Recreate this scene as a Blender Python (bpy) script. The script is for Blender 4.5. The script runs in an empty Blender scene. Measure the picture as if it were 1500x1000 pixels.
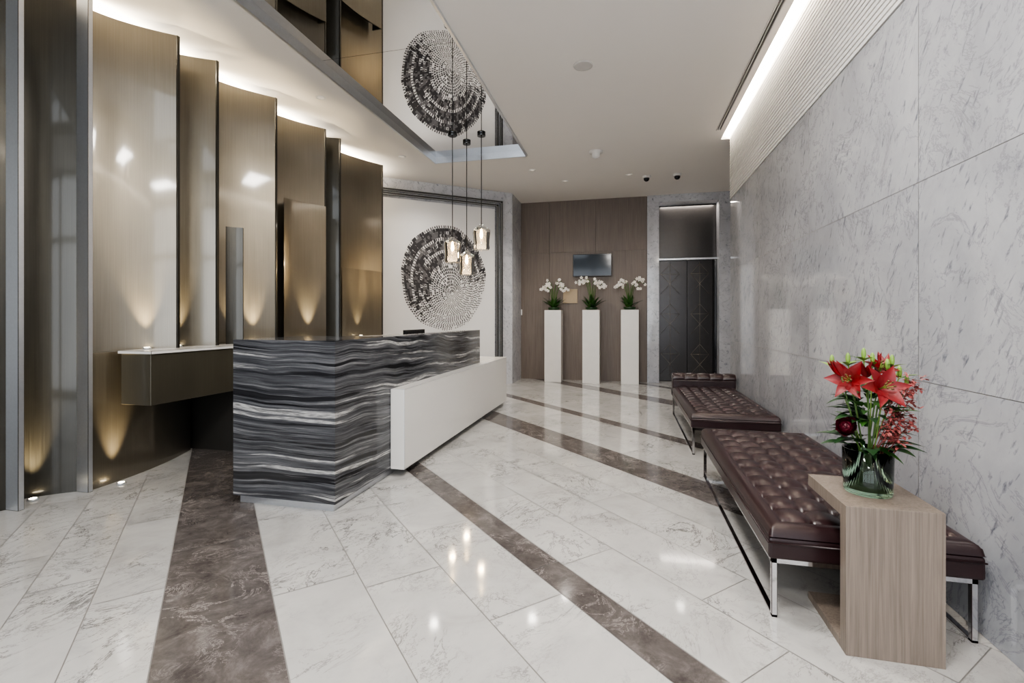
import bpy, bmesh, math, random
from mathutils import Vector, Matrix
random.seed(7)
PI=math.pi
# ------------------------------------------------------------------ materials
class NT:
    def __init__(s,name):
        m=bpy.data.materials.new(name); m.use_nodes=True
        s.m=m; s.t=m.node_tree; s.b=s.t.nodes['Principled BSDF']
    def n(s,typ,**kw):
        x=s.t.nodes.new(typ)
        for k,v in kw.items():
            if k in x.inputs: x.inputs[k].default_value=v
            else: setattr(x,k,v)
        return x
    def l(s,a,b): s.t.links.new(a,b)
    def coord(s,rot=(0,0,0),scale=(1,1,1),attr=False):
        tc=s.n('ShaderNodeTexCoord'); out=tc.outputs['Object']
        mp=s.n('ShaderNodeMapping'); mp.inputs['Rotation'].default_value=rot; mp.inputs['Scale'].default_value=(1,1,1)
        s.l(out,mp.inputs['Vector']); out=mp.outputs[0]
        m2=s.n('ShaderNodeVectorMath',operation='MULTIPLY'); m2.inputs[1].default_value=scale
        s.l(out,m2.inputs[0]); out=m2.outputs[0]
        if attr:
            at=s.n('ShaderNodeAttribute',attribute_name='tile')
            sc=s.n('ShaderNodeVectorMath',operation='SCALE'); sc.inputs['Scale'].default_value=30
            s.l(at.outputs['Color'],sc.inputs[0])
            ad=s.n('ShaderNodeVectorMath',operation='ADD'); s.l(out,ad.inputs[0]); s.l(sc.outputs[0],ad.inputs[1]); out=ad.outputs[0]
        return out
    def noise(s,vec,scale,detail=6,rough=.55,dist=0):
        x=s.n('ShaderNodeTexNoise'); x.inputs['Scale'].default_value=scale; x.inputs['Detail'].default_value=detail
        x.inputs['Roughness'].default_value=rough; x.inputs['Distortion'].default_value=dist
        s.l(vec,x.inputs['Vector']); return x.outputs['Fac']
    def ramp(s,fac,stops):
        r=s.n('ShaderNodeValToRGB'); e=r.color_ramp.elements
        while len(e)<len(stops): e.new(.5)
        for i,(p,c) in enumerate(stops):
            e[i].position=p; e[i].color=(c[0],c[1],c[2],1) if not isinstance(c,(int,float)) else (c,c,c,1)
        s.l(fac,r.inputs[0]); return r.outputs[0]
    def mix(s,fac,a,b,typ='MIX'):
        x=s.n('ShaderNodeMix',data_type='RGBA',blend_type=typ)
        if isinstance(fac,(int,float)): x.inputs[0].default_value=fac
        else: s.l(fac,x.inputs[0])
        for i,v in ((6,a),(7,b)):
            if isinstance(v,tuple): x.inputs[i].default_value=(v[0],v[1],v[2],1)
            else: s.l(v,x.inputs[i])
        return x.outputs[2]
    def bump(s,h,strength,dist=.01):
        b=s.n('ShaderNodeBump'); b.inputs['Strength'].default_value=strength; b.inputs['Distance'].default_value=dist
        s.l(h,b.inputs['Height']); s.l(b.outputs[0],s.b.inputs['Normal'])
    def p(s,**kw):
        for k,v in kw.items():
            k=k.replace('_',' ')
            if isinstance(v,tuple) and len(v)==3: v=(*v,1)
            s.b.inputs[k].default_value=v
        return s

def plain(name,col,rough=.5,metal=0,var=.06,scale=20,**kw):
    m=NT(name); v=m.coord()
    f=m.noise(v,scale,3)
    c=m.mix(f,tuple(max(0,x*(1-var)) for x in col),tuple(min(1,x*(1+var)) for x in col))
    m.l(c,m.b.inputs['Base Color']); m.p(Roughness=rough,Metallic=metal)
    for k,x in kw.items(): m.b.inputs[k.replace('_',' ')].default_value=x
    return m.m

def white_marble():
    m=NT('white_marble_floor'); v=m.coord(attr=True)
    cloud=m.noise(v,2.4,9,.65,.5)
    base=m.ramp(cloud,[(.28,(.36,.353,.34)),(.45,(.46,.453,.437)),(.7,(.54,.53,.51))])
    vd=m.coord(rot=(0,0,math.radians(20)),scale=(1.0,.55,1),attr=True)
    v1=m.noise(vd,3.2,10,.68,.7)
    k=m.ramp(v1,[(.0,0),(.488,0),(.5,1),(.512,0),(1,0)])
    v1b=m.noise(vd,8,8,.68,.5)
    k2=m.ramp(v1b,[(.0,0),(.49,0),(.5,.7),(.51,0)])
    mask=m.ramp(m.noise(v,1.7,4),[(.42,0),(.62,1)])
    kk=m.mix(1.0,k,k2,'ADD'); kk=m.mix(1.0,kk,mask,'MULTIPLY')
    c=m.mix(kk,base,(.13,.125,.12))
    at=m.n('ShaderNodeAttribute',attribute_name='tile')
    tv=m.ramp(at.outputs['Fac'],[(0,.84),(1,1.0)])
    c=m.mix(1.0,c,tv,'MULTIPLY')
    m.l(c,m.b.inputs['Base Color']); m.p(Roughness=.07); m.b.inputs['Specular IOR Level'].default_value=.65
    return m.m
def brown_marble():
    m=NT('brown_marble_strip'); v=m.coord(attr=True)
    base=m.ramp(m.noise(v,7,10,.75,.4),[(.3,(.05,.043,.041)),(.52,(.105,.093,.088)),(.75,(.21,.19,.18))])
    k=m.ramp(m.noise(v,4.5,10,.7,1.2),[(.488,0),(.5,.85),(.512,0)])
    mask=m.ramp(m.noise(v,3.1,4),[(.43,0),(.6,1)]); k=m.mix(1.0,k,mask,'MULTIPLY')
    c=m.mix(k,base,(.38,.34,.32))
    m.l(c,m.b.inputs['Base Color']); m.p(Roughness=.11)
    return m.m
def grey_marble(name,bright=1.0):
    m=NT(name); v=m.coord(rot=(math.radians(-28),math.radians(20),0),attr=True)
    b=bright
    base=m.ramp(m.noise(v,1.5,9,.66,.5),[(.3,(.33*b,.336*b,.36*b)),(.52,(.42*b,.427*b,.452*b)),(.75,(.51*b,.517*b,.535*b))])
    vs=m.coord(rot=(math.radians(-30),math.radians(0),0),scale=(1.3,2.8,.85),attr=True)
    fl=m.noise(vs,13,5,.6,.4)
    k=m.ramp(fl,[(.58,0),(.65,.5),(.73,1)])
    vn=m.ramp(m.noise(v,2.0,9,.68,1.0),[(.487,0),(.5,.6),(.513,0)])
    c=m.mix(k,base,(.14*b,.15*b,.18*b)); c=m.mix(vn,c,(.2*b,.2*b,.23*b))
    m.l(c,m.b.inputs['Base Color']); m.p(Roughness=.06); m.b.inputs['Specular IOR Level'].default_value=.7
    return m.m
def desk_stone():
    m=NT('banded_black_marble'); v=m.coord(rot=(math.radians(2.5),math.radians(-2),0))
    wob=m.noise(v,1.1,2,.5)
    cmb=m.n('ShaderNodeCombineXYZ'); m.l(wob,cmb.inputs['Z'])
    ws=m.n('ShaderNodeVectorMath',operation='MULTIPLY_ADD')
    m.l(cmb.outputs[0],ws.inputs[0]); ws.inputs[1].default_value=(0,0,.16); m.l(v,ws.inputs[2])
    def band(sx,sz,det,rg):
        q=m.n('ShaderNodeVectorMath',operation='MULTIPLY'); q.inputs[1].default_value=(sx,sx,sz); m.l(ws.outputs[0],q.inputs[0])
        return m.noise(q.outputs[0],1.0,det,rg,0)
    a=band(.45,10,3,.5); b=band(1.3,75,8,.75); d=band(.6,22,4,.55); e=band(14,140,4,.6)
    c1=m.ramp(a,[(.32,(.09,.092,.10)),(.42,(.025,.026,.03)),(.50,(.10,.102,.11)),(.57,(.015,.015,.018)),(.66,(.055,.057,.062)),(.74,(.16,.16,.165))])
    c2=m.ramp(b,[(.36,(.010,.010,.012)),(.49,(.06,.062,.068)),(.58,(.19,.192,.2)),(.70,(.5,.495,.49))])
    c=m.mix(.5,c1,c2)
    k=m.ramp(d,[(.575,0),(.615,.75),(.67,.85),(.72,.2)])
    k=m.mix(1.0,k,m.ramp(e,[(.38,.3),(.6,1)]),'MULTIPLY')
    c=m.mix(k,c,(.55,.545,.53))
    kd=m.ramp(d,[(.32,.9),(.39,.9),(.43,0)])
    c=m.mix(kd,c,(.012,.012,.014))
    m.l(c,m.b.inputs['Base Color']); m.p(Roughness=.1)
    return m.m
def bronze(name,c1,c2,rough=.34,coat=.5,metal=.85):
    m=NT(name); v=m.coord(scale=(60,60,.6))
    f=m.noise(v,3,5,.6)
    big=m.noise(m.coord(scale=(.8,.8,.5)),1.3,3)
    c=m.mix(f,c1,c2); c=m.mix(m.ramp(big,[(.35,.0),(.7,.5)]),c,tuple(x*.5 for x in c1))
    m.l(c,m.b.inputs['Base Color']); m.p(Metallic=metal)
    r=m.ramp(f,[(.3,rough*.85),(.7,rough*1.2)]); m.l(r,m.b.inputs['Roughness'])
    m.b.inputs['Coat Weight'].default_value=coat; m.b.inputs['Coat Roughness'].default_value=.07
    m.b.inputs['Coat IOR'].default_value=1.8
    wv=m.noise(m.coord(scale=(1,1,.2)),1.8,2,.5,.4); m.bump(wv,.4,.04)
    return m.m
def wood(name,c1,c2,scale=(40,40,1.5),rough=.45):
    m=NT(name); v=m.coord(scale=scale,attr=True)
    f=m.noise(v,1.5,7,.65,.4)
    c=m.ramp(f,[(.3,c1),(.7,c2)])
    m.l(c,m.b.inputs['Base Color']); m.p(Roughness=rough); m.bump(f,.15,.002)
    return m.m
def leather():
    m=NT('burgundy_leather'); v=m.coord()
    f=m.noise(v,6,4); c=m.mix(f,(.013,.0052,.0062),(.03,.012,.0135))
    m.l(c,m.b.inputs['Base Color']); m.p(Roughness=.3)
    vo=m.n('ShaderNodeTexVoronoi'); vo.inputs['Scale'].default_value=220; m.l(v,vo.inputs['Vector'])
    m.bump(vo.outputs[0],.12,.001); return m.m
def emit(name,col,s):
    m=NT(name); m.b.inputs['Emission Color'].default_value=(*col,1); m.b.inputs['Emission Strength'].default_value=s
    m.b.inputs['Base Color'].default_value=(*col,1); return m.m
def glass(name,col,rough=.0,ior=1.45):
    m=NT(name); m.p(Roughness=rough,IOR=ior); m.b.inputs['Base Color'].default_value=(*col,1)
    m.b.inputs['Transmission Weight'].default_value=1.0
    return m.m
def thin_glass(name,col):
    m=NT(name); out=m.t.nodes['Material Output']
    tr=m.n('ShaderNodeBsdfTransparent'); tr.inputs[0].default_value=(*col,1)
    gl=m.n('ShaderNodeBsdfGlossy'); gl.inputs['Roughness'].default_value=.03
    tl=m.n('ShaderNodeBsdfTranslucent'); tl.inputs[0].default_value=(.95,.88,.78,1)
    lw=m.n('ShaderNodeLayerWeight'); lw.inputs[0].default_value=.4
    a=m.n('ShaderNodeMixShader'); a.inputs[0].default_value=.2; m.l(tr.outputs[0],a.inputs[1]); m.l(tl.outputs[0],a.inputs[2])
    b_=m.n('ShaderNodeMixShader'); m.l(lw.outputs['Fresnel'],b_.inputs[0]); m.l(a.outputs[0],b_.inputs[1]); m.l(gl.outputs[0],b_.inputs[2])
    m.l(b_.outputs[0],out.inputs[0]); return m.m

M=dict(
 wm=white_marble(), bm=brown_marble(), gm=grey_marble('grey_marble_wall',1.0), gml=grey_marble('pale_marble_wall',1.25),
 grout=plain('grout',(.22,.21,.2),.6), stone=desk_stone(),
 bronze=bronze('bronze_sheet',(.19,.167,.126),(.31,.277,.22)), dbronze=bronze('dark_bronze_sheet',(.048,.045,.037),(.085,.08,.066),.36,.35),
 bronze2=bronze('counter_bronze',(.10,.09,.067),(.16,.145,.11),.4,.15,.6),
 steel=plain('brushed_steel',(.66,.68,.71),.38,.9,.08,60), chrome=plain('chrome',(.7,.7,.72),.08,1,.02),
 dsteel=plain('dark_steel',(.12,.125,.13),.25,1,.1), ceil=plain('ceiling_plaster',(.84,.81,.775),.85,0,.012,3),
 white=plain('white_lacquer',(.70,.69,.665),.18,0,.01), wplast=plain('white_plastic',(.75,.74,.72),.4,0,.02),
 rib=plain('ribbed_white_plaster',(.72,.71,.7),.6,0,.02), paper=plain('art_paper',(.72,.72,.72),.6,0,.02,4),
 ink=plain('ink_black',(.024,.023,.027),.6,0,.3,30), ink2=plain('ink_grey',(.11,.108,.115),.7,0,.4,20),
 wood=wood('taupe_wood_panel',(.125,.100,.083),(.2,.162,.135),(60,60,1.2)), oak=wood('grey_oak',(.14,.112,.092),(.26,.215,.178),(70,70,1.6)),
 black=plain('black_gloss',(.012,.012,.014),.15,0,.1), dark=plain('dark_wall_and_recess',(.02,.018,.015),.6),
 leather=leather(), mirror=plain('ceiling_mirror_glass',(.80,.81,.82),.01,1,.005),
 cream=plain('cream_stone',(.68,.665,.635),.25,0,.05,9), door=plain('elevator_door_metal',(.07,.067,.067),.3,.7,.1),
 gold=plain('brass_line',(.3,.27,.23),.4,.7), plaque=plain('bronze_plaque',(.26,.2,.13),.4,.6),
 leaf=plain('leaf_green',(.03,.10,.015),.4,0,.4,25), dleaf=plain('dark_leaf',(.012,.045,.012),.35,0,.4,25), bud=plain('bud_green',(.2,.33,.06),.45,0,.2,25),
 stem=plain('stem_green',(.07,.14,.03),.5,0,.2,30), orchid=plain('orchid_white',(.82,.80,.76),.5,0,.05,40), oy=plain('orchid_throat',(.6,.4,.1),.5),
 lily=plain('lily_red',(.19,.007,.010),.45,0,.45,25), rose=plain('rose_crimson',(.10,.002,.014),.5,0,.3,40), pink=plain('pink_sprig',(.33,.085,.08),.5,0,.3,40),
 anth=plain('anther_brown',(.1,.04,.01),.6), vglass=glass('vase_green_glass',(.6,.9,.65)), pglass=thin_glass('amber_pendant_glass',(.96,.93,.87)),
 bulb=emit('filament_bulb',(1,.72,.38),16), led=emit('led_lens',(1,.86,.62),12), dimlens=emit('downlight_lens',(.8,.75,.68),.3), screen=plain('tv_screen',(.01,.018,.028),.08,0,.3,4),
 cable=plain('black_cable',(.01,.01,.01),.5), speck=plain('speaker_grille',(.62,.6,.58),.6),
)
# ------------------------------------------------------------------ builder
class B:
    def __init__(s,name):
        s.name=name; s.bm=bmesh.new(); s.mats=[]; s.tile=s.bm.loops.layers.float_color.new('tile'); s.cur=(0,0,0,1)
    def mi(s,k):
        m=M[k]
        if m not in s.mats: s.mats.append(m)
        return s.mats.index(m)
    def face(s,vs,k,smooth=False):
        try: f=s.bm.faces.new(vs)
        except ValueError: return None
        f.material_index=s.mi(k); f.smooth=smooth
        for lp in f.loops: lp[s.tile]=s.cur
        return f
    def rnd(s):
        a=random.random(); s.cur=(a,random.random(),random.random(),1)
    def poly(s,pts,k,smooth=False):
        return s.face([s.bm.verts.new(p) for p in pts],k,smooth)
    def box(s,x0,x1,y0,y1,z0,z1,k,bev=0,mat=None):
        vs=[s.bm.verts.new((x,y,z)) for x in (x0,x1) for y in (y0,y1) for z in (z0,z1)]
        fs=[s.face([vs[i] for i in q],k) for q in ((0,1,3,2),(4,6,7,5),(0,4,5,1),(2,3,7,6),(0,2,6,4),(1,5,7,3))]
        if mat is not None:
            for v in vs: v.co=mat@v.co
        if bev>0:
            es=list({e for f in fs for e in f.edges})
            bmesh.ops.bevel(s.bm,geom=es,offset=bev,segments=2,profile=.5,affect='EDGES')
        return vs
    def lathe(s,c,prof,k,seg=32,smooth=True,axis=None):
        rings=[]
        for r,z in prof:
            rings.append([s.bm.verts.new((c[0]+r*math.cos(2*PI*i/seg),c[1]+r*math.sin(2*PI*i/seg),c[2]+z)) for i in range(seg)])
        for a,b in zip(rings,rings[1:]):
            for i in range(seg): s.face([a[i],a[(i+1)%seg],b[(i+1)%seg],b[i]],k,smooth)
        if prof[0][0]>1e-4: s.face(rings[0][::-1],k)
        if prof[-1][0]>1e-4: s.face(rings[-1],k)
    def tube(s,pts,r,k,seg=8,smooth=True,r2=None):
        pts=[Vector(p) for p in pts]; rings=[]
        n=len(pts)
        for i,p in enumerate(pts):
            d=(pts[min(i+1,n-1)]-pts[max(i-1,0)]).normalized()
            up=Vector((0,0,1)) if abs(d.z)<.9 else Vector((1,0,0))
            a=d.cross(up).normalized(); b=a.cross(d)
            rr=r if r2 is None else r+(r2-r)*i/(n-1)
            rings.append([s.bm.verts.new(p+a*rr*math.cos(2*PI*j/seg)+b*rr*math.sin(2*PI*j/seg)) for j in range(seg)])
        for a,b in zip(rings,rings[1:]):
            for j in range(seg): s.face([a[j],a[(j+1)%seg],b[(j+1)%seg],b[j]],k,smooth)
        s.face(rings[0][::-1],k); s.face(rings[-1],k)
    def grid(s,f,nu,nv,k,smooth=True):
        g=[[s.bm.verts.new(f(i/nu,j/nv)) for j in range(nv+1)] for i in range(nu+1)]
        for i in range(nu):
            for j in range(nv): s.face([g[i][j],g[i+1][j],g[i+1][j+1],g[i][j+1]],k,smooth)
    def leaf(s,o,d,up,L,W,k,rise=.0,curl=.3,cup=.3,pw=.8,n=8):
        o=Vector(o); d=Vector(d).normalized(); up=Vector(up); side=d.cross(up).normalized(); up=side.cross(d).normalized()
        def f(t,q):
            w=W/2*max(.02,math.sin(PI*min(1,t**pw*.97+.03)))
            sx=q*2-1
            return o+d*L*(t-.25*abs(curl)*t*t)+up*L*(rise*t-curl*t*t)+side*w*sx+up*cup*w*sx*sx
        s.grid(f,n,4,k)
    def blob(s,c,r,k,sz=(1,1,1),seg=8):
        m=Matrix.Translation(c)@Matrix.Diagonal((r*sz[0],r*sz[1],r*sz[2],1))
        res=bmesh.ops.create_icosphere(s.bm,subdivisions=2 if seg>6 else 1,radius=1,matrix=m)
        i=s.mi(k)
        for f in {f for v in res['verts'] for f in v.link_faces}: f.material_index=i; f.smooth=True
    def done(s,normals=True):
        if normals: bmesh.ops.recalc_face_normals(s.bm,faces=s.bm.faces)
        me=bpy.data.meshes.new(s.name); s.bm.to_mesh(me); s.bm.free()
        for m in s.mats: me.materials.append(m)
        o=bpy.data.objects.new(s.name,me); bpy.context.scene.collection.objects.link(o); return o
H=1.25; CZ=3.68; WX=1.37; YB=9.85
# ------------------------------------------------------------------ camera
cam=bpy.data.cameras.new('camera'); co=bpy.data.objects.new('camera',cam); bpy.context.scene.collection.objects.link(co)
cam.sensor_width=36; cam.lens=702/1500*36; cam.shift_y=-33/1500; cam.clip_start=.02
co.location=(0,0,H); co.rotation_euler=(PI/2,0,math.atan(167/702)); bpy.context.scene.camera=co
# ------------------------------------------------------------------ floor
X0,X1,Y0,Y1=-4.3,3.5,-3.0,10.15
b=B('floor')
S2=math.sqrt(.5)
def pq(p,q): return (S2*(p-q),S2*(p+q),0)   # p=(x+y)/√2 , q=(y-x)/√2
strips=[(-.205,.214),(1.335,1.5),(2.84,3.2),(3.97,4.14),(5.62,5.96),(6.9,7.06),(8.2,8.5),(-1.75,-1.55),(-3.6,-3.2)]
strips.sort()
bands=[]; prev=-6.0
for a,c in strips:
    if a>prev:
        n=max(1,round((a-prev)/(.26 if a<0 else .375)))
        for i in range(n): bands.append((prev+(a-prev)*i/n,prev+(a-prev)*(i+1)/n,'wm'))
    bands.append((a,c,'bm')); prev=c
n=6
for i in range(n): bands.append((prev+.4*i,prev+.4*(i+1),'wm'))
g=.0022
for a,c,k in bands:
    q=-6.5+random.random()*1.0
    L=.95 if k=='wm' else 1.6
    while q<11.5:
        q2=q+L
        b.rnd(); b.poly([pq(a+g,q+g),pq(c-g,q+g),pq(c-g,q2-g),pq(a+g,q2-g)],k)
        q=q2
for co_,no in (((X0,0,0),(-1,0,0)),((X1,0,0),(1,0,0)),((0,Y0,0),(0,-1,0)),((0,Y1,0),(0,1,0))):
    bmesh.ops.bisect_plane(b.bm,geom=b.bm.verts[:]+b.bm.edges[:]+b.bm.faces[:],plane_co=co_,plane_no=no,clear_outer=True)
b.box(X0,X1,Y0,Y1,-.12,-.002,'grout')
b.done()
# ------------------------------------------------------------------ right wall
def tiles(b,fn,u0,u1,v0,v1,du,dv,k,g=.0014,jit=True):
    nu=max(1,round((u1-u0)/du)); nv=max(1,round((v1-v0)/dv))
    for i in range(nu):
        for j in range(nv):
            a,c=u0+(u1-u0)*i/nu+g,u0+(u1-u0)*(i+1)/nu-g
            e,f=v0+(v1-v0)*j/nv+g,v0+(v1-v0)*(j+1)/nv-g
            b.rnd(); b.poly([fn(a,e),fn(c,e),fn(c,f),fn(a,f)],k)
b=B('wall_right'); YW=6.97; ZM=2.86
tiles(b,lambda u,v:(WX,u,v),Y0,YW,0,ZM,1.45,.95,'gm')
tiles(b,lambda u,v:(u,YW,v),WX,X1,0,ZM,1.2,.95,'gm')
b.box(WX+.002,X1,Y0,YW-.002,0,ZM,'grout')
zz=ZM
while zz<3.96:          # ribbed upper band
    b.box(WX+.014,WX+.2,Y0,YW,zz,zz+.036,'rib'); b.box(WX-.008,WX+.2,Y0,YW,zz+.005,zz+.029,'rib'); zz+=.036
b.box(WX+.2,X1,Y0,YW,ZM,3.96,'rib')
b.done(False)
# ------------------------------------------------------------------ ceiling with cove and mirror recess
MX0,MX1,MY0,MY1=-2.88,-1.42,-1.0,6.95
MZ=3.745
b=B('ceiling')
XC=1.25; YC=YW-.35
b.box(X0,MX0,Y0,YW,CZ,CZ+.09,'ceil'); b.box(MX0,MX1,Y0,MY0,CZ,CZ+.09,'ceil'); b.box(MX0,MX1,MY1,YW,CZ,CZ+.09,'ceil')
b.box(MX1,1.13,Y0,YW,CZ,CZ+.06,'ceil'); b.box(1.185,XC,Y0,YC,CZ,CZ+.06,'ceil'); b.box(1.13,XC,YC,YW,CZ,CZ+.06,'ceil')
b.box(MX0,MX1,MY0,MY1,MZ+.02,MZ+.03,'ceil')
b.box(1.13,1.185,Y0,YC,CZ+.05,CZ+.06,'black')
b.box(X0,X1,YW,Y1,CZ,CZ+.3,'ceil')
b.box(X0,X1,Y0,Y1,4.02,4.1,'ceil')
b.box(.95,.98,Y0,YW,CZ+.06,4.02,'ceil')
b.box(1.128,1.136,Y0,YC,CZ-.006,CZ+.03,'white'); b.box(1.179,1.187,Y0,YC,CZ-.006,CZ+.03,'white')
b.box(1.154,1.160,Y0,YC,CZ-.002,CZ+.03,'white')
b.done()
b=B('mirror_ceiling_panel')
for ya,yb in ((MY0+.02,1.6),(1.604,4.08),(4.084,MY1-.02)):
    b.box(MX0+.02,MX1-.02,ya,yb,MZ,MZ+.018,'mirror')
for t in ((MX0,MX0+.022,MY0,MY1),(MX1-.022,MX1,MY0,MY1),(MX0,MX1,MY1-.022,MY1),(MX0,MX1,MY0,MY0+.022)):
    b.box(*t,CZ-.03,MZ+.019,'steel')
b.done()
# ------------------------------------------------------------------ back wall
b=B('wall_back')
xs=[-2.5,-1.55,-.6,.405]
for i in range(3):
    for (za,zb) in ((0,2.62),(2.623,CZ)):
        b.rnd(); b.box(xs[i]+.002,xs[i+1]-.002,YB,YB+.03,za,zb,'wood')
b.box(-2.6,.62,YB+.03,Y1,0,CZ,'dark')
tiles(b,lambda u,v:(u,YB-.04,v),.405,.63,0,CZ,.3,1.25,'gml')
b.box(.407,.63,YB-.038,Y1,0,CZ,'gml')
tiles(b,lambda u,v:(u,YB-.04,v),1.73,X1,0,CZ,1.0,1.25,'gml')
b.box(1.73,X1,YB-.038,Y1,0,CZ,'gml')
tiles(b,lambda u,v:(u,YB-.04,v),.63,1.73,3.53,CZ,1.2,.3,'gml')
b.box(.63,1.73,YB-.038,Y1,3.53,CZ,'gml')
b.box(.6,1.76,Y1-.02,Y1+.06,0,3.6,'black')
b.done(False)
b=B('door_1')
b.box(.635,1.18,Y1-.06,Y1-.022,.005,2.42,'door',.003); b.box(1.186,1.66,Y1-.06,Y1-.022,.005,2.42,'door',.003)
b.box(1.665,1.725,Y1-.10,Y1-.022,0,2.44,'black',.003)
b.box(.632,1.728,Y1-.12,Y1-.022,2.42,2.46,'steel',.003)
b.box(.635,1.725,Y1-.06,Y1-.022,2.47,3.5,'door',.003)
yy=Y1-.063
def dl(x0,z0,x1,z1): b.tube([(x0,yy,z0),(x1,yy,z1)],.0035,'gold',5)
for cx,w in ((.86,.18),(1.42,.17)):
    for z0 in (.15,.95,1.75):
        dl(cx-w,z0,cx+w,z0+.4); dl(cx+w,z0,cx-w,z0+.4); dl(cx-w,z0+.4,cx+w,z0+.4); dl(cx-w,z0+.4,cx,z0+.6); dl(cx+w,z0+.4,cx,z0+.6)
    dl(cx,.1,cx,2.38)
b.done()
# ------------------------------------------------------------------ angled art wall
P1=Vector((-3.986,7.52,0)); D=Vector((.775,.632,0)).normalized(); N=Vector((D.y,-D.x,0))
def aw(s,z,o=0): v=P1+D*s+N*o; return (v.x,v.y,z)
b=B('wall_back_left')
tiles(b,lambda u,v:aw(u,v),-.405,2.375,0,CZ,.93,1.23,'gml')
b.rnd()
def awbox(b,s0,s1,o0,o1,z0,z1,k,bev=0):
    mt=Matrix(((D.x,N.x,0,P1.x),(D.y,N.y,0,P1.y),(0,0,1,0),(0,0,0,1)))
    b.box(s0,s1,o0,o1,z0,z1,k,bev,mt)
awbox(b,-.405,2.375,-.12,-.002,0,CZ,'gml')
b.box(-2.235,-2.145,9.06,YB+.02,0,CZ,'gml')
b.done(False)
b=B('circular_ink_artwork')
awbox(b,-.3,1.99,.001,.04,.05,3.33,'paper')
for (s,z,r) in ((2.045,3.40,.022),(2.13,3.47,.022)):
    awbox(b,s-r,s+r,.001,.07,.05,z+r,'dsteel',.004); awbox(b,-.33,s+r,.001,.07,z-r,z+r,'dsteel',.004)
core=(1.157,1.70); out=(1.007,1.99); RW,RH=.79,.95
def ap(f,th,o):
    wob=1+.012*math.sin(5*th+1)+.008*math.sin(11*th)
    c=(core[0]+(out[0]-core[0])*f,core[1]+(out[1]-core[1])*f)
    return aw(c[0]+RW*f*wob*math.cos(th),c[1]+RH*f*wob*math.sin(th),o)
NR=22
rr_=random.Random(3)
for ri in range(NR):
    f0=.03+.97*ri/NR; f1=.03+.97*(ri+1)/NR
    n=int(18+104*f0); ph=rr_.random()
    for i in range(n):
        th=2*PI*(i+ph+rr_.uniform(-.12,.12))/n
        up=math.cos(th-2.0)                      # +1 upper-left, -1 lower-right
        heavy=max(0,min(1,(up+.62+rr_.uniform(-.25,.25))/.9))
        if f0<.40: heavy=heavy*.5
        if heavy>.5:
            fill=1.15; rad=1.08
            if ri%4==1 and rr_.random()<.75: fill=.5; rad=.85      # white dots rows
            elif rr_.random()<.07: fill=.6; rad=.7
            k='ink' if rr_.random()<.6 else 'ink2'
        else:
            fill=.46+.7*heavy; rad=.84
            if ri%4==1: rad=.6
            if rr_.random()<.08: continue
            k='ink' if rr_.random()<.6 else 'ink2'
        w=PI/n*fill; fr=(f1-f0)*(1-rad)/2
        o=.0422+rr_.random()*.0008
        b.poly([ap(f0+fr,th-w,o),ap(f1-fr,th-w*rr_.uniform(.7,1),o),ap(f1-fr,th+w*rr_.uniform(.7,1),o),ap(f0+fr,th+w,o)],k)
b.done(False)
# ------------------------------------------------------------------ left wall and bronze fins
b=B('wall_left'); b.box(-4.42,-4.3,Y0,7.3,0,CZ,'dark'); b.done()
b=B('bronze_fin_wall')
tips=[(-3.9,1.55),(-3.95,2.29),(-3.87,2.65),(-3.62,3.226),(-3.62,3.62),(-3.62,4.373),(-3.62,5.23),(-3.62,5.547),(-3.62,6.66)]
TOP=CZ-.08
profs=[]
for i in range(len(tips)-1):
    (xp,yp),(xt,yt)=tips[i],tips[i+1]
    ys_=yp+.02; xs_=-4.12 if i<2 else -3.98
    k='dbronze' if i in (0,1,6) else 'bronze'
    z0=0 if i<2 else .985
    pr=(lambda xs_,ys_,xt,yt:(lambda t:(xs_+(xt-xs_)*(t**1.9),ys_+(yt-ys_)*t)))(xs_,ys_,xt,yt)
    profs.append(pr)
    b.grid(lambda u,v:(pr(u)[0],pr(u)[1],z0+v*(TOP-z0)),28,1,k)
    b.grid(lambda u,v:(pr(u)[0]-.012,pr(u)[1]+.012,z0+v*(TOP-z0)),28,1,'dbronze')
    b.box(xt-.20 if i>1 else -4.29,xt-.005,yt,yt+.012,z0,TOP,'dbronze')
    b.box(-4.29,xs_+.01,ys_-.006,ys_+.006,z0,TOP-.15,'dbronze')
    if i in (0,1): b.box(xt-.004,xt+.108,yt-.004,yt+.03,0,CZ,'steel',.003)
    else: b.box(xt-.012,xt+.004,yt-.006,yt+.02,z0,TOP,'dbronze',.002)
def lp(t): return (-3.80-.255*t**2.0,2.70+1.05*t)
b.grid(lambda u,v:(lp(u)[0],lp(u)[1],v*1.0),24,1,'bronze')
pts=[lp(i/12) for i in range(13)]
b.poly([(x,y,1.0) for x,y in pts]+[(-4.05,2.72,1.0)],'bronze2')
for (xa,ya,xt,yt,zt,k) in ((-3.70,3.80,-3.60,3.90,2.13,'dbronze'),(-3.75,4.66,-3.56,5.16,2.62,'bronze'),(-3.72,5.75,-3.52,6.45,1.95,'bronze')):
    b.grid(lambda u,v:(xa+(xt-xa)*u**1.5,ya+(yt-ya)*u,1.0+v*(zt-1.0)),14,1,k)
    b.box(xt-.15,xt-.004,yt,yt+.015,1.0,zt,'dbronze',.002)
    b.grid(lambda u,v:(xa+(xt-xa)*u**1.5-.015,ya+(yt-ya)*u+.015,1.0+v*(zt-1.0)),14,1,'dbronze')
b.done(False)
b=B('floating_back_counter')
b.box(-3.74,-3.455,2.86,6.9,.60,.985,'bronze2',.004)
b.box(-3.76,-3.44,2.85,6.9,.985,1.01,'white',.003)
b.box(-3.98,-3.76,3.30,6.9,.975,1.005,'bronze2')
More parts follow.
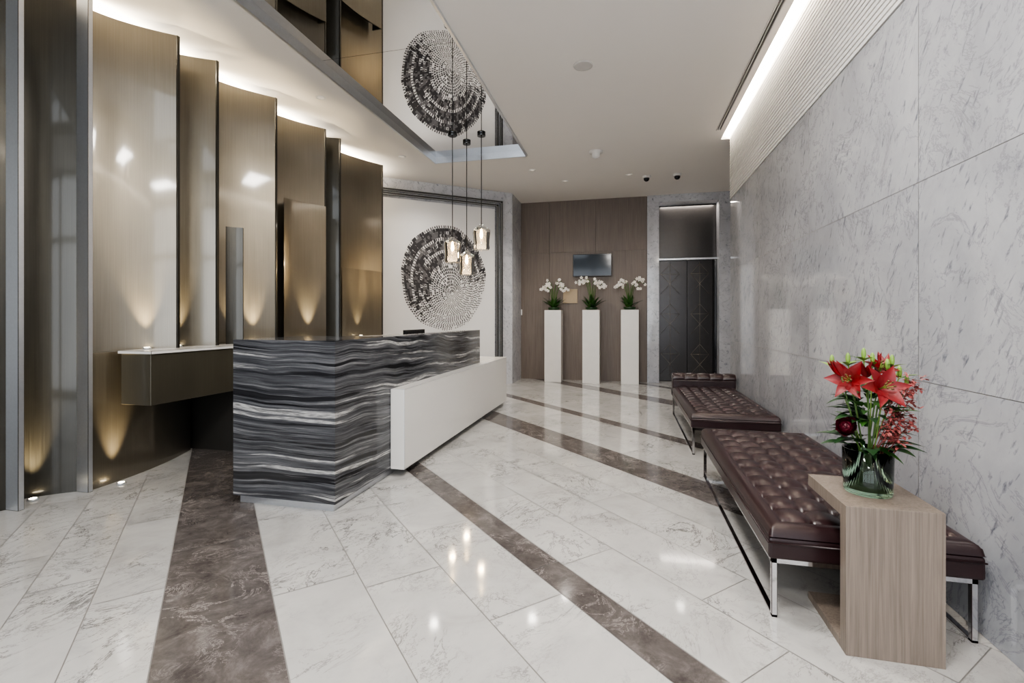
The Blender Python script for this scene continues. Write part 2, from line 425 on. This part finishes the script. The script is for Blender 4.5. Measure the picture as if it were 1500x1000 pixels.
for y in (3.9,4.95): b.box(-3.456,-3.452,y,y+.006,.61,.975,'black')
b.box(-4.2,-3.62,3.80,6.9,0,.6,'dark')  # darkness of the recess below the counter, built in as a dark box
b.done()
def spot(name,loc,tgt,power,col,ang,blend=.6,size=.02):
    l=bpy.data.lights.new(name,'SPOT'); l.energy=power; l.color=col; l.spot_size=math.radians(ang); l.spot_blend=blend; l.shadow_soft_size=size
    o=bpy.data.objects.new(name,l); bpy.context.scene.collection.objects.link(o); o.location=loc
    o.rotation_euler=(Vector(tgt)-Vector(loc)).to_track_quat('-Z','Y').to_euler(); return o
def uplight(x,y,z,p):
    bb=B('uplight_puck'); bb.lathe((x,y,z),[(.03,0),(.03,.012),(.024,.014)],'steel',20); bb.lathe((x,y,z+.0145),[(.0,0),(.02,0),(.02,.001),(0,.001)],'led',20); bb.done()
    spot('uplight_lamp',(x,y,z+.025),(x-.12,y+.03,z+1.0),p,(1,.80,.50),42,1,.012)
for i,t,z,p in ((1,.5,0,150),(2,.72,1.01,170),(3,.5,1.006,130),(4,.55,1.006,110),(4,.76,1.01,150)):
    x,y=profs[i](t); uplight(x+.075,y-.03,z,p)
uplight(-3.585,4.93,1.01,150); uplight(-3.60,6.02,1.01,50)
x,y=lp(.14); uplight(x+.085,y,0,110)
# ------------------------------------------------------------------ reception desk
b=B('reception_desk')
DX0,DX1,DY0,DY1,DZ=-2.6,-1.82,2.733,5.875,1.11
b.box(DX0+.03,DX1-.03,DY0+.03,DY1-.03,0,.07,'steel')
b.box(DX0,DX1,DY0,DY0+.75,.055,DZ,'stone')
b.box(DX1-.14,DX1,DY0+.751,DY1,.055,DZ,'stone')
b.box(DX0,DX1-.14,DY0+.751,DY1,.70,.74,'stone')
b.box(DX0,DX1-.14,DY1-.06,DY1,.055,.74,'stone')
b.box(DX1+.001,-1.70,3.476,6.80,.06,.695,'white',.004)
b.box(-2.35,DX1+.001,DY1+.002,6.80,.06,.695,'white',.004)
b.box(-2.25,-1.80,DY1,6.7,0,.06,'steel')
b.box(-2.45,-2.05,DY0+1.2,DY1-.2,.74,.76,'bronze2',.003)
b.done()
b=B('computer_monitor')
y=4.55
b.box(-2.24,-2.215,y,y+.5,.86,1.135,'black',.004); b.box(-2.25,-2.23,y+.22,y+.28,.765,.95,'dsteel'); b.box(-2.32,-2.16,y+.13,y+.37,.7605,.775,'dsteel',.003)
b.done()
# ------------------------------------------------------------------ pendants
for (x,y,zt) in ((-2.28,6.11,2.36),(-2.19,6.44,2.22),(-1.90,6.2,2.53)):
    b=B('glass_pendant_lamp')
    zc=MZ
    b.lathe((x,y,zc-.03),[(.055,0),(.055,.03)],'dsteel',24)
    b.tube([(x,y,zc-.02),(x,y,zt)],.006,'cable',8)
    b.lathe((x,y,zt-.06),[(.0,.06),(.018,.06),(.022,.0),(.0,0)],'dsteel',16)
    prof=[(.024,0),(.035,-.015),(.075,-.045),(.115,-.07),(.118,-.12),(.108,-.2),(.105,-.27),(.112,-.32),(.100,-.345)]
    for (r0,z0_),(r1,z1_) in zip(prof,prof[1:]):
        b.grid(lambda u,v:(x+(r0+(r1-r0)*v)*math.cos(2*PI*u),y+(r0+(r1-r0)*v)*math.sin(2*PI*u),zt-.005+z0_+(z1_-z0_)*v),36,1,'pglass')
    b.lathe((x,y,zt-.2),[(.0,.14),(.012,.13),(.02,.08),(.024,.04),(.014,.01),(.0,0)],'bulb',14)
    bmesh.ops.remove_doubles(b.bm,verts=b.bm.verts,dist=.0002)
    b.done(False)
    l=bpy.data.lights.new('pendant_bulb','POINT'); l.energy=6; l.color=(1,.75,.45); l.shadow_soft_size=.03
    o=bpy.data.objects.new('pendant_bulb',l); o.location=(x,y,zt-.4); bpy.context.scene.collection.objects.link(o)
# ------------------------------------------------------------------ benches
def bench(name,x0,x1,y0,y1,bolster=False):
    b=B(name); zt,zb=.385,.25; r=.045
    W=x1-x0; L=y1-y0; ny=round(L/.165); nx=5
    def f(u,v):
        x=u*W; y=v*L
        dist=min(x,W-x,y,L-y); 
        z=zt
        if dist<r: z=zt-r+math.sqrt(max(0,r*r-(r-dist)**2))
        m=.07
        a=(x-m)/(W-2*m)*nx; c=(y-m)/(L-2*m)*ny
        if -0.02<=a<=nx+.02 and -0.02<=c<=ny+.02:
            sa=abs(math.sin(PI*a)); sc=abs(math.sin(PI*c))
            h=.021*(sa**.55)*(sc**.55)-.004
            da=a-round(a); dc=c-round(c)
            h-=.022*math.exp(-(da*da+dc*dc)/.018)
            z+=h
        else: z+=.004
        return (x0+x,y0+y,z)
    b.grid(f,int(W/.0085),int(L/.0085),'leather')
    for i in range(nx+1):
        for j in range(ny+1):
            b.blob((x0+.07+i*(W-.14)/nx,y0+.07+j*(L-.14)/ny,zt-.021),.010,'leather',(1,1,.6),6)
    b.box(x0,x1,y0,y1,zb,zt-r+.001,'leather',.012)
    b.tube([(x0-.002,y0-.002,zb+.07),(x1,y0-.002,zb+.07)],.004,'leather',6); b.tube([(x0-.002,y0,zb+.07),(x0-.002,y1,zb+.07)],.004,'leather',6)
    if bolster:
        def g(u,v):
            x=x0+u*W; ang=v*PI; rr=.085
            h=.012*(abs(math.sin(PI*u*5))**.5)*(abs(math.sin(PI*v*2))**.5)
            return (x,y1-.09-math.cos(ang)*(rr+h),zt+.09+math.sin(ang)*(rr*.9+h))
        b.grid(g,80,24,'leather'); b.box(x0,x1,y1-.175,y1-.005,zb,zt+.095,'leather',.015)
        for xx in (x0,x1):
            c=[(xx,y1-.09-math.cos(PI*i/12)*.085,zt+.09+math.sin(PI*i/12)*.077) for i in range(13)]
            b.poly(c,'leather')
    t=.022; za=zb-.002
    for xx in (x0+.015,x1-.015-t):
        b.box(xx,xx+t,y0+.02,y1-.02,za-t,za,'chrome',.002)
        b.box(xx,xx+t,y0+.02,y1-.02,0,.012,'chrome',.002)
        for yy in (y0+.02,y1-.02-t): b.box(xx,xx+t,yy,yy+t,.0,za,'chrome',.002)
    for yy in (y0+.02,y1-.02-t): b.box(x0+.015,x1-.015,yy,yy+t,za-t,za,'chrome',.002)
    return b.done(False)
bench('tufted_leather_bench',.58,1.335,2.19,4.06)
bench('tufted_leather_bench',.58,1.335,4.66,6.62,True)
# ------------------------------------------------------------------ C-shaped oak side table
b=B('oak_side_table')
tx0,tx1,ty0,ty1=.795,1.11,2.02,2.40
b.cur=(.3,.2,.5,1); b.box(tx0,tx1,ty0,ty0+.05,0,.555,'oak',.0015)
b.cur=(.6,.1,.2,1); b.box(tx0,tx1,ty0+.0505,ty1,.505,.555,'oak',.0015)
b.cur=(.1,.8,.2,1); b.box(tx0,tx1,ty0+.0505,ty1,0,.03,'oak',.0015)
b.done()
# ------------------------------------------------------------------ flower arrangement
def dirv(az,el): return Vector((math.cos(az)*math.cos(el),math.sin(az)*math.cos(el),math.sin(el)))
b=B('flower_vase_arrangement')
vx,vy,vz=.945,2.205,.5555
R=.086; HV=.175
prof=[(.0,0),(R*.92,0),(R*.96,.01),(R,HV),(R-.005,HV),(R*.93-.003,.02),(0,.018)]
b.lathe((vx,vy,vz),prof,'vglass',40)
for i in range(16):
    a=2*PI*i/16; d=Vector((-math.sin(a),math.cos(a),0))
    b.leaf((vx+math.cos(a)*R*.66,vy+math.sin(a)*R*.66,vz+.022),Vector((math.cos(a)*.15,math.sin(a)*.15,1)),Vector((math.cos(a),math.sin(a),0)),.14,.06,'leaf' if i%2 else 'dleaf',0,.02,-.2)
top=Vector((vx,vy,vz+HV-.01))
def stem(tgt,k='stem',r=.0028):
    tgt=Vector(tgt); base=top+Vector((random.uniform(-.02,.02),random.uniform(-.02,.02),-.1))
    mid=base.lerp(tgt,.55)+Vector((0,0,.02)); b.tube([base,base.lerp(mid,.5)+Vector((0,0,.01)),mid,tgt],r,k,6)
def lily(c,face,size):
    c=Vector(c); face=Vector(face).normalized()
    a=face.orthogonal().normalized(); bb=face.cross(a)
    for i in range(6):
        th=2*PI*i/6+.3; rad=a*math.cos(th)+bb*math.sin(th)
        d=(face*.75+rad*.8).normalized()
        b.leaf(c,d,face,size,size*(.5 if i%2 else .4),'lily',.18,.42,.35,.8,10)
    for i in range(6):
        th=2*PI*i/6; rad=a*math.cos(th)+bb*math.sin(th)
        e=c+face*size*.62+rad*size*.14; b.tube([c,c+face*size*.3+rad*.003,e],.0012,'bud',5); b.blob(e,.0045,'anth',(1.2,1,1),6)
stem((vx-.02,vy-.05,.98)); lily((vx+.015,vy-.05,.975),(.15,-.9,.35),.115)
stem((vx-.07,vy-.02,1.0)); lily((vx-.065,vy-.02,1.0),(-.55,-.75,.25),.105)
stem((vx+.05,vy,1.02)); lily((vx+.04,vy+.02,1.03),(.3,-.5,.8),.09)
for (dx,dy,z,az) in ((-.105,-.03,1.02,2.8),(.055,.02,1.05,.6),(-.02,-.04,1.02,4.0)):
    p=Vector((vx+dx,vy+dy,z)); stem(p)
    for i in range(3): b.leaf(p,dirv(az+i*.4,.95),dirv(az+i*2.1,0),.08,.028,'lily',0,-.05,.8)
for (dx,dy,z) in ((-.07,0,1.09),(-.01,.01,1.11),(.03,.03,1.09),(.085,.0,1.085),(.12,.02,1.04),(-.12,.02,1.08),(.06,-.02,1.07),(.15,.03,1.0)):
    p=Vector((vx+dx,vy+dy,z)); stem(p-Vector((0,0,.02)),'bud',.0022)
    b.blob(p,.011,'bud',(.8,.8,2.2),8)
    for q in range(3): b.leaf(p-Vector((0,0,.03)),dirv(random.uniform(0,6.28),.6),(0,0,1),.07,.02,'bud' if q else 'leaf',0,.3,.2)
rc=Vector((vx-.10,vy-.06,.825)); stem(rc)
b.blob(rc,.026,'rose')
for i in range(18):
    th=i*2.4; lay=i/18; fc=Vector((-.45,-.8,.35)).normalized(); a=fc.orthogonal().normalized(); c=fc.cross(a)
    rad=a*math.cos(th)+c*math.sin(th)
    b.leaf(rc-fc*.018+rad*(.008+.016*lay),(fc+rad*(.1+.75*lay)).normalized(),-rad,.052,.055,'rose',0,-.2,.5,.6,6)
for (dx,dy,z) in ((.07,-.04,.94),(.11,-.03,.88),(.08,-.07,.83),(.045,-.08,.87),(.1,-.06,.98),(.14,-.01,.93),(.06,-.09,.79),(.12,-.05,.84),(.03,-.09,.81),(.14,-.02,1.0)):
    p=Vector((vx+dx,vy+dy,z)); stem(p,'pink',.0018)
    for j in range(18):
        c=p+Vector((random.gauss(0,.015),random.gauss(0,.015),random.gauss(0,.022)))
        for q in range(4): b.leaf(c,dirv(random.uniform(0,6.28),random.uniform(-.6,.8)),(0,0,1),.019,.011,'pink',0,.2,.2,.8,3)
for i in range(85):
    az=random.uniform(0,2*PI); el=random.uniform(-.15,.9); rr=random.uniform(.02,.07); z=random.uniform(.73,.96)
    o=Vector((vx+math.cos(az)*rr,vy+math.sin(az)*rr,z))
    if o.x+math.cos(az)*.1>1.3: continue
    b.leaf(o,dirv(az,el),(0,0,1),random.uniform(.07,.12),random.uniform(.025,.045),random.choice(['leaf','dleaf','dleaf']),.1,random.uniform(.2,.5),.25)
for (az,z) in ((3.3,.74),(-.2,.75),(.15,.78),(-.5,.74),(3.7,.76),(2.7,.76),(4.4,.74),(.4,.76),(5.2,.74)):
    b.leaf((vx+math.cos(az)*.06,vy+math.sin(az)*.06,z),dirv(az,.25),(0,0,1),.13,.055,'dleaf',.1,.3,.25)
b.done(False)
# ------------------------------------------------------------------ orchid plinths
cxs=(-1.41,-.664,.07)
for i,cx in enumerate(cxs):
    b=B('stone_plinth'); b.box(cx-.165,cx+.165,9.40,9.73,0,1.425,'cream',.004); b.done()
    b=B('potted_orchid'); cy=9.565; z0=1.4255
    b.lathe((cx,cy,z0),[(.0,0),(.10,0),(.12,.05),(.115,.055),(.1,.03),(0,.03)],'dleaf',24)
    for j in range(36):
        az=random.uniform(0,2*PI); el=random.uniform(.6,1.4)
        if math.sin(az)>.6: continue
        b.leaf((cx+random.uniform(-.05,.05),cy+random.uniform(-.05,.02),z0+.03),dirv(az,el),(0,0,1),random.uniform(.2,.36),.06,random.choice(['leaf','dleaf','leaf']),.05,random.uniform(.05,.3),.3)
    for j in range(8):
        sx=-1 if j%2 else 1
        spread=(.03+.05*(j//2)+random.uniform(-.01,.02))*sx; hh=random.uniform(.42,.60); oy=random.uniform(-.06,.04)
        pts=[]
        for t in range(9):
            tt=t/8
            px=cx+spread*tt+ (sx*.10*max(0,tt-.6)/.4 if tt>.6 else 0); pz=z0+.03+hh*math.sin(PI/2*min(1,tt*1.25))-(.07*((tt-.75)/.25)**2 if tt>.75 else 0)
            pts.append(Vector((px,cy+oy*tt,pz)))
        b.tube(pts,.006,'stem',6)
        fl=[pts[6],pts[6].lerp(pts[7],.6),pts[7].lerp(pts[8],.3),pts[8]]
        for c in fl:
            c=c+Vector((random.uniform(-.02,.02),-.02+random.uniform(-.02,.02),random.uniform(-.05,.04)))
            fc=Vector((random.uniform(-.6,.6),-1,random.uniform(-.3,.3))).normalized(); a=fc.orthogonal().normalized(); cc=fc.cross(a)
            ph=random.uniform(0,1)
            for q in range(5):
                th=2*PI*q/5+ph; rad=a*math.cos(th)+cc*math.sin(th)
                b.leaf(c,(rad+fc*.2),fc,.038,.032,'orchid',0,.1,.15,.6,4)
            b.blob(c+fc*.006,.007,'oy',(1,1,1),6)
    b.done(False)
# ------------------------------------------------------------------ wall items
b=B('wall_television'); b.box(-1.05,-.28,YB-.085,YB-.045,2.11,2.56,'black',.006); b.box(-1.035,-.295,YB-.0865,YB-.085,2.13,2.545,'screen'); b.box(-.8,-.55,YB-.046,YB,2.2,2.45,'dsteel'); b.done()
b=B('wall_plaque'); b.box(-1.26,-.965,YB-.02,YB,1.57,1.86,'plaque',.003); b.done()
b=B('thermostat'); b.box(-2.24,-2.12,YB-.02,YB,1.33,1.45,'wplast',.006); b.box(-2.215,-2.145,YB-.022,YB-.02,1.36,1.42,'black'); b.done()
b=B('ceiling_speaker'); b.lathe((-.40,4.63,CZ),[(.095,0),(.09,-.008),(.075,-.008),(0,-.005)],'speck',36); b.done()
b=B('wifi_access_point'); b.lathe((-.425,7.05,CZ),[(.10,0),(.10,-.02),(.06,-.03),(.055,-.08),(.03,-.10),(0,-.105)],'wplast',32); b.done()
for (x,y) in ((.34,8.47),(.837,8.47)):
    b=B('dome_camera'); b.lathe((x,y,CZ),[(.07,0),(.068,-.03),(.05,-.035)],'wplast',24); b.lathe((x,y,CZ-.035),[(.05,0),(.045,-.03),(.025,-.05),(0,-.055)],'black',24); b.done()
for (x,y) in ((-1.487,7.69),(-1.04,8.43),(.05,8.3),(-3.26,4.636),(-3.26,6.6)):
    b=B('recessed_downlight'); b.lathe((x,y,CZ),[(.055,0),(.052,-.005),(.035,-.004)],'wplast',24); b.lathe((x,y,CZ-.004),[(.035,0),(0,0.001)],'dimlens',24); b.done()
# ------------------------------------------------------------------ entrance glazing behind the viewer
b=B('window_1')
for x in (-4.3,-2.9,-1.5,-.1,1.25): b.box(x,x+.08,Y0-.08,Y0,0,CZ,'dsteel')
b.box(-4.3,WX,Y0-.08,Y0,0,.08,'dsteel'); b.box(-4.3,WX,Y0-.08,Y0,2.5,2.6,'dsteel'); b.box(-4.3,WX,Y0-.08,Y0,CZ-.1,CZ+.4,'dsteel')
b.done()
b=B('wall_far_right'); b.box(X1,X1+.1,YW-.2,Y1,0,CZ+.3,'gml'); b.done()
# ------------------------------------------------------------------ lights
def area(name,loc,rot,sx,sy,power,col):
    l=bpy.data.lights.new(name,'AREA'); l.shape='RECTANGLE'; l.size=sx; l.size_y=sy; l.energy=power; l.color=col
    o=bpy.data.objects.new(name,l); o.location=loc; o.rotation_euler=rot; bpy.context.scene.collection.objects.link(o); return o
area('cove_led_strip',(1.02,(Y0+YW)/2,3.86),(0,-PI/2,0),.06,YW-Y0-.2,380,(1,.92,.80))
area('fin_cove_led_strip',(-4.05,4.8,3.50),(PI,0,0),.05,4.6,85,(1,.88,.70))
for (x,y,p) in ((-.3,-1.6,60),(-.3,.6,60),(-.3,2.6,50)):  # unseen panels and area lamps, added as soft fill for the room
    b=B('added_fill_panel'); b.box(x-.45,x+.45,y-.3,y+.3,CZ-.015,CZ,'wplast',.003); b.done()
    area('added_fill_lamp',(x,y,CZ-.02),(0,0,0),.8,.5,p,(1,.96,.91))
for (x,y,p) in ((-.4,5.6,60),(-1.04,8.43,65),(.9,8.6,55),(-1.487,7.69,60),(-3.0,7.2,60)):  # spots without a recessed fixture are added to light the room
    spot('downlight_lamp',(x,y,CZ-.03),(x,y,0),p,(1,.94,.86),130,1,.06)
for y in (3.4,4.64,5.9):
    spot('soffit_downlight',(-3.15,y,CZ-.03),(-3.0,y,0),22,(1,.88,.7),90,1,.05)
area('lift_recess_led',(1.18,Y1-.16,3.51),(0,0,0),1.0,.04,5,(1,.9,.8))
w=bpy.data.worlds.new('world'); bpy.context.scene.world=w; w.use_nodes=True
bg=w.node_tree.nodes['Background']; bg.inputs[0].default_value=(.88,.93,1,1); bg.inputs[1].default_value=2.4
bpy.context.scene.view_settings.view_transform='AgX'
try: bpy.context.scene.view_settings.look='AgX - Medium High Contrast'
except Exception: pass
bpy.context.scene.view_settings.exposure=.66
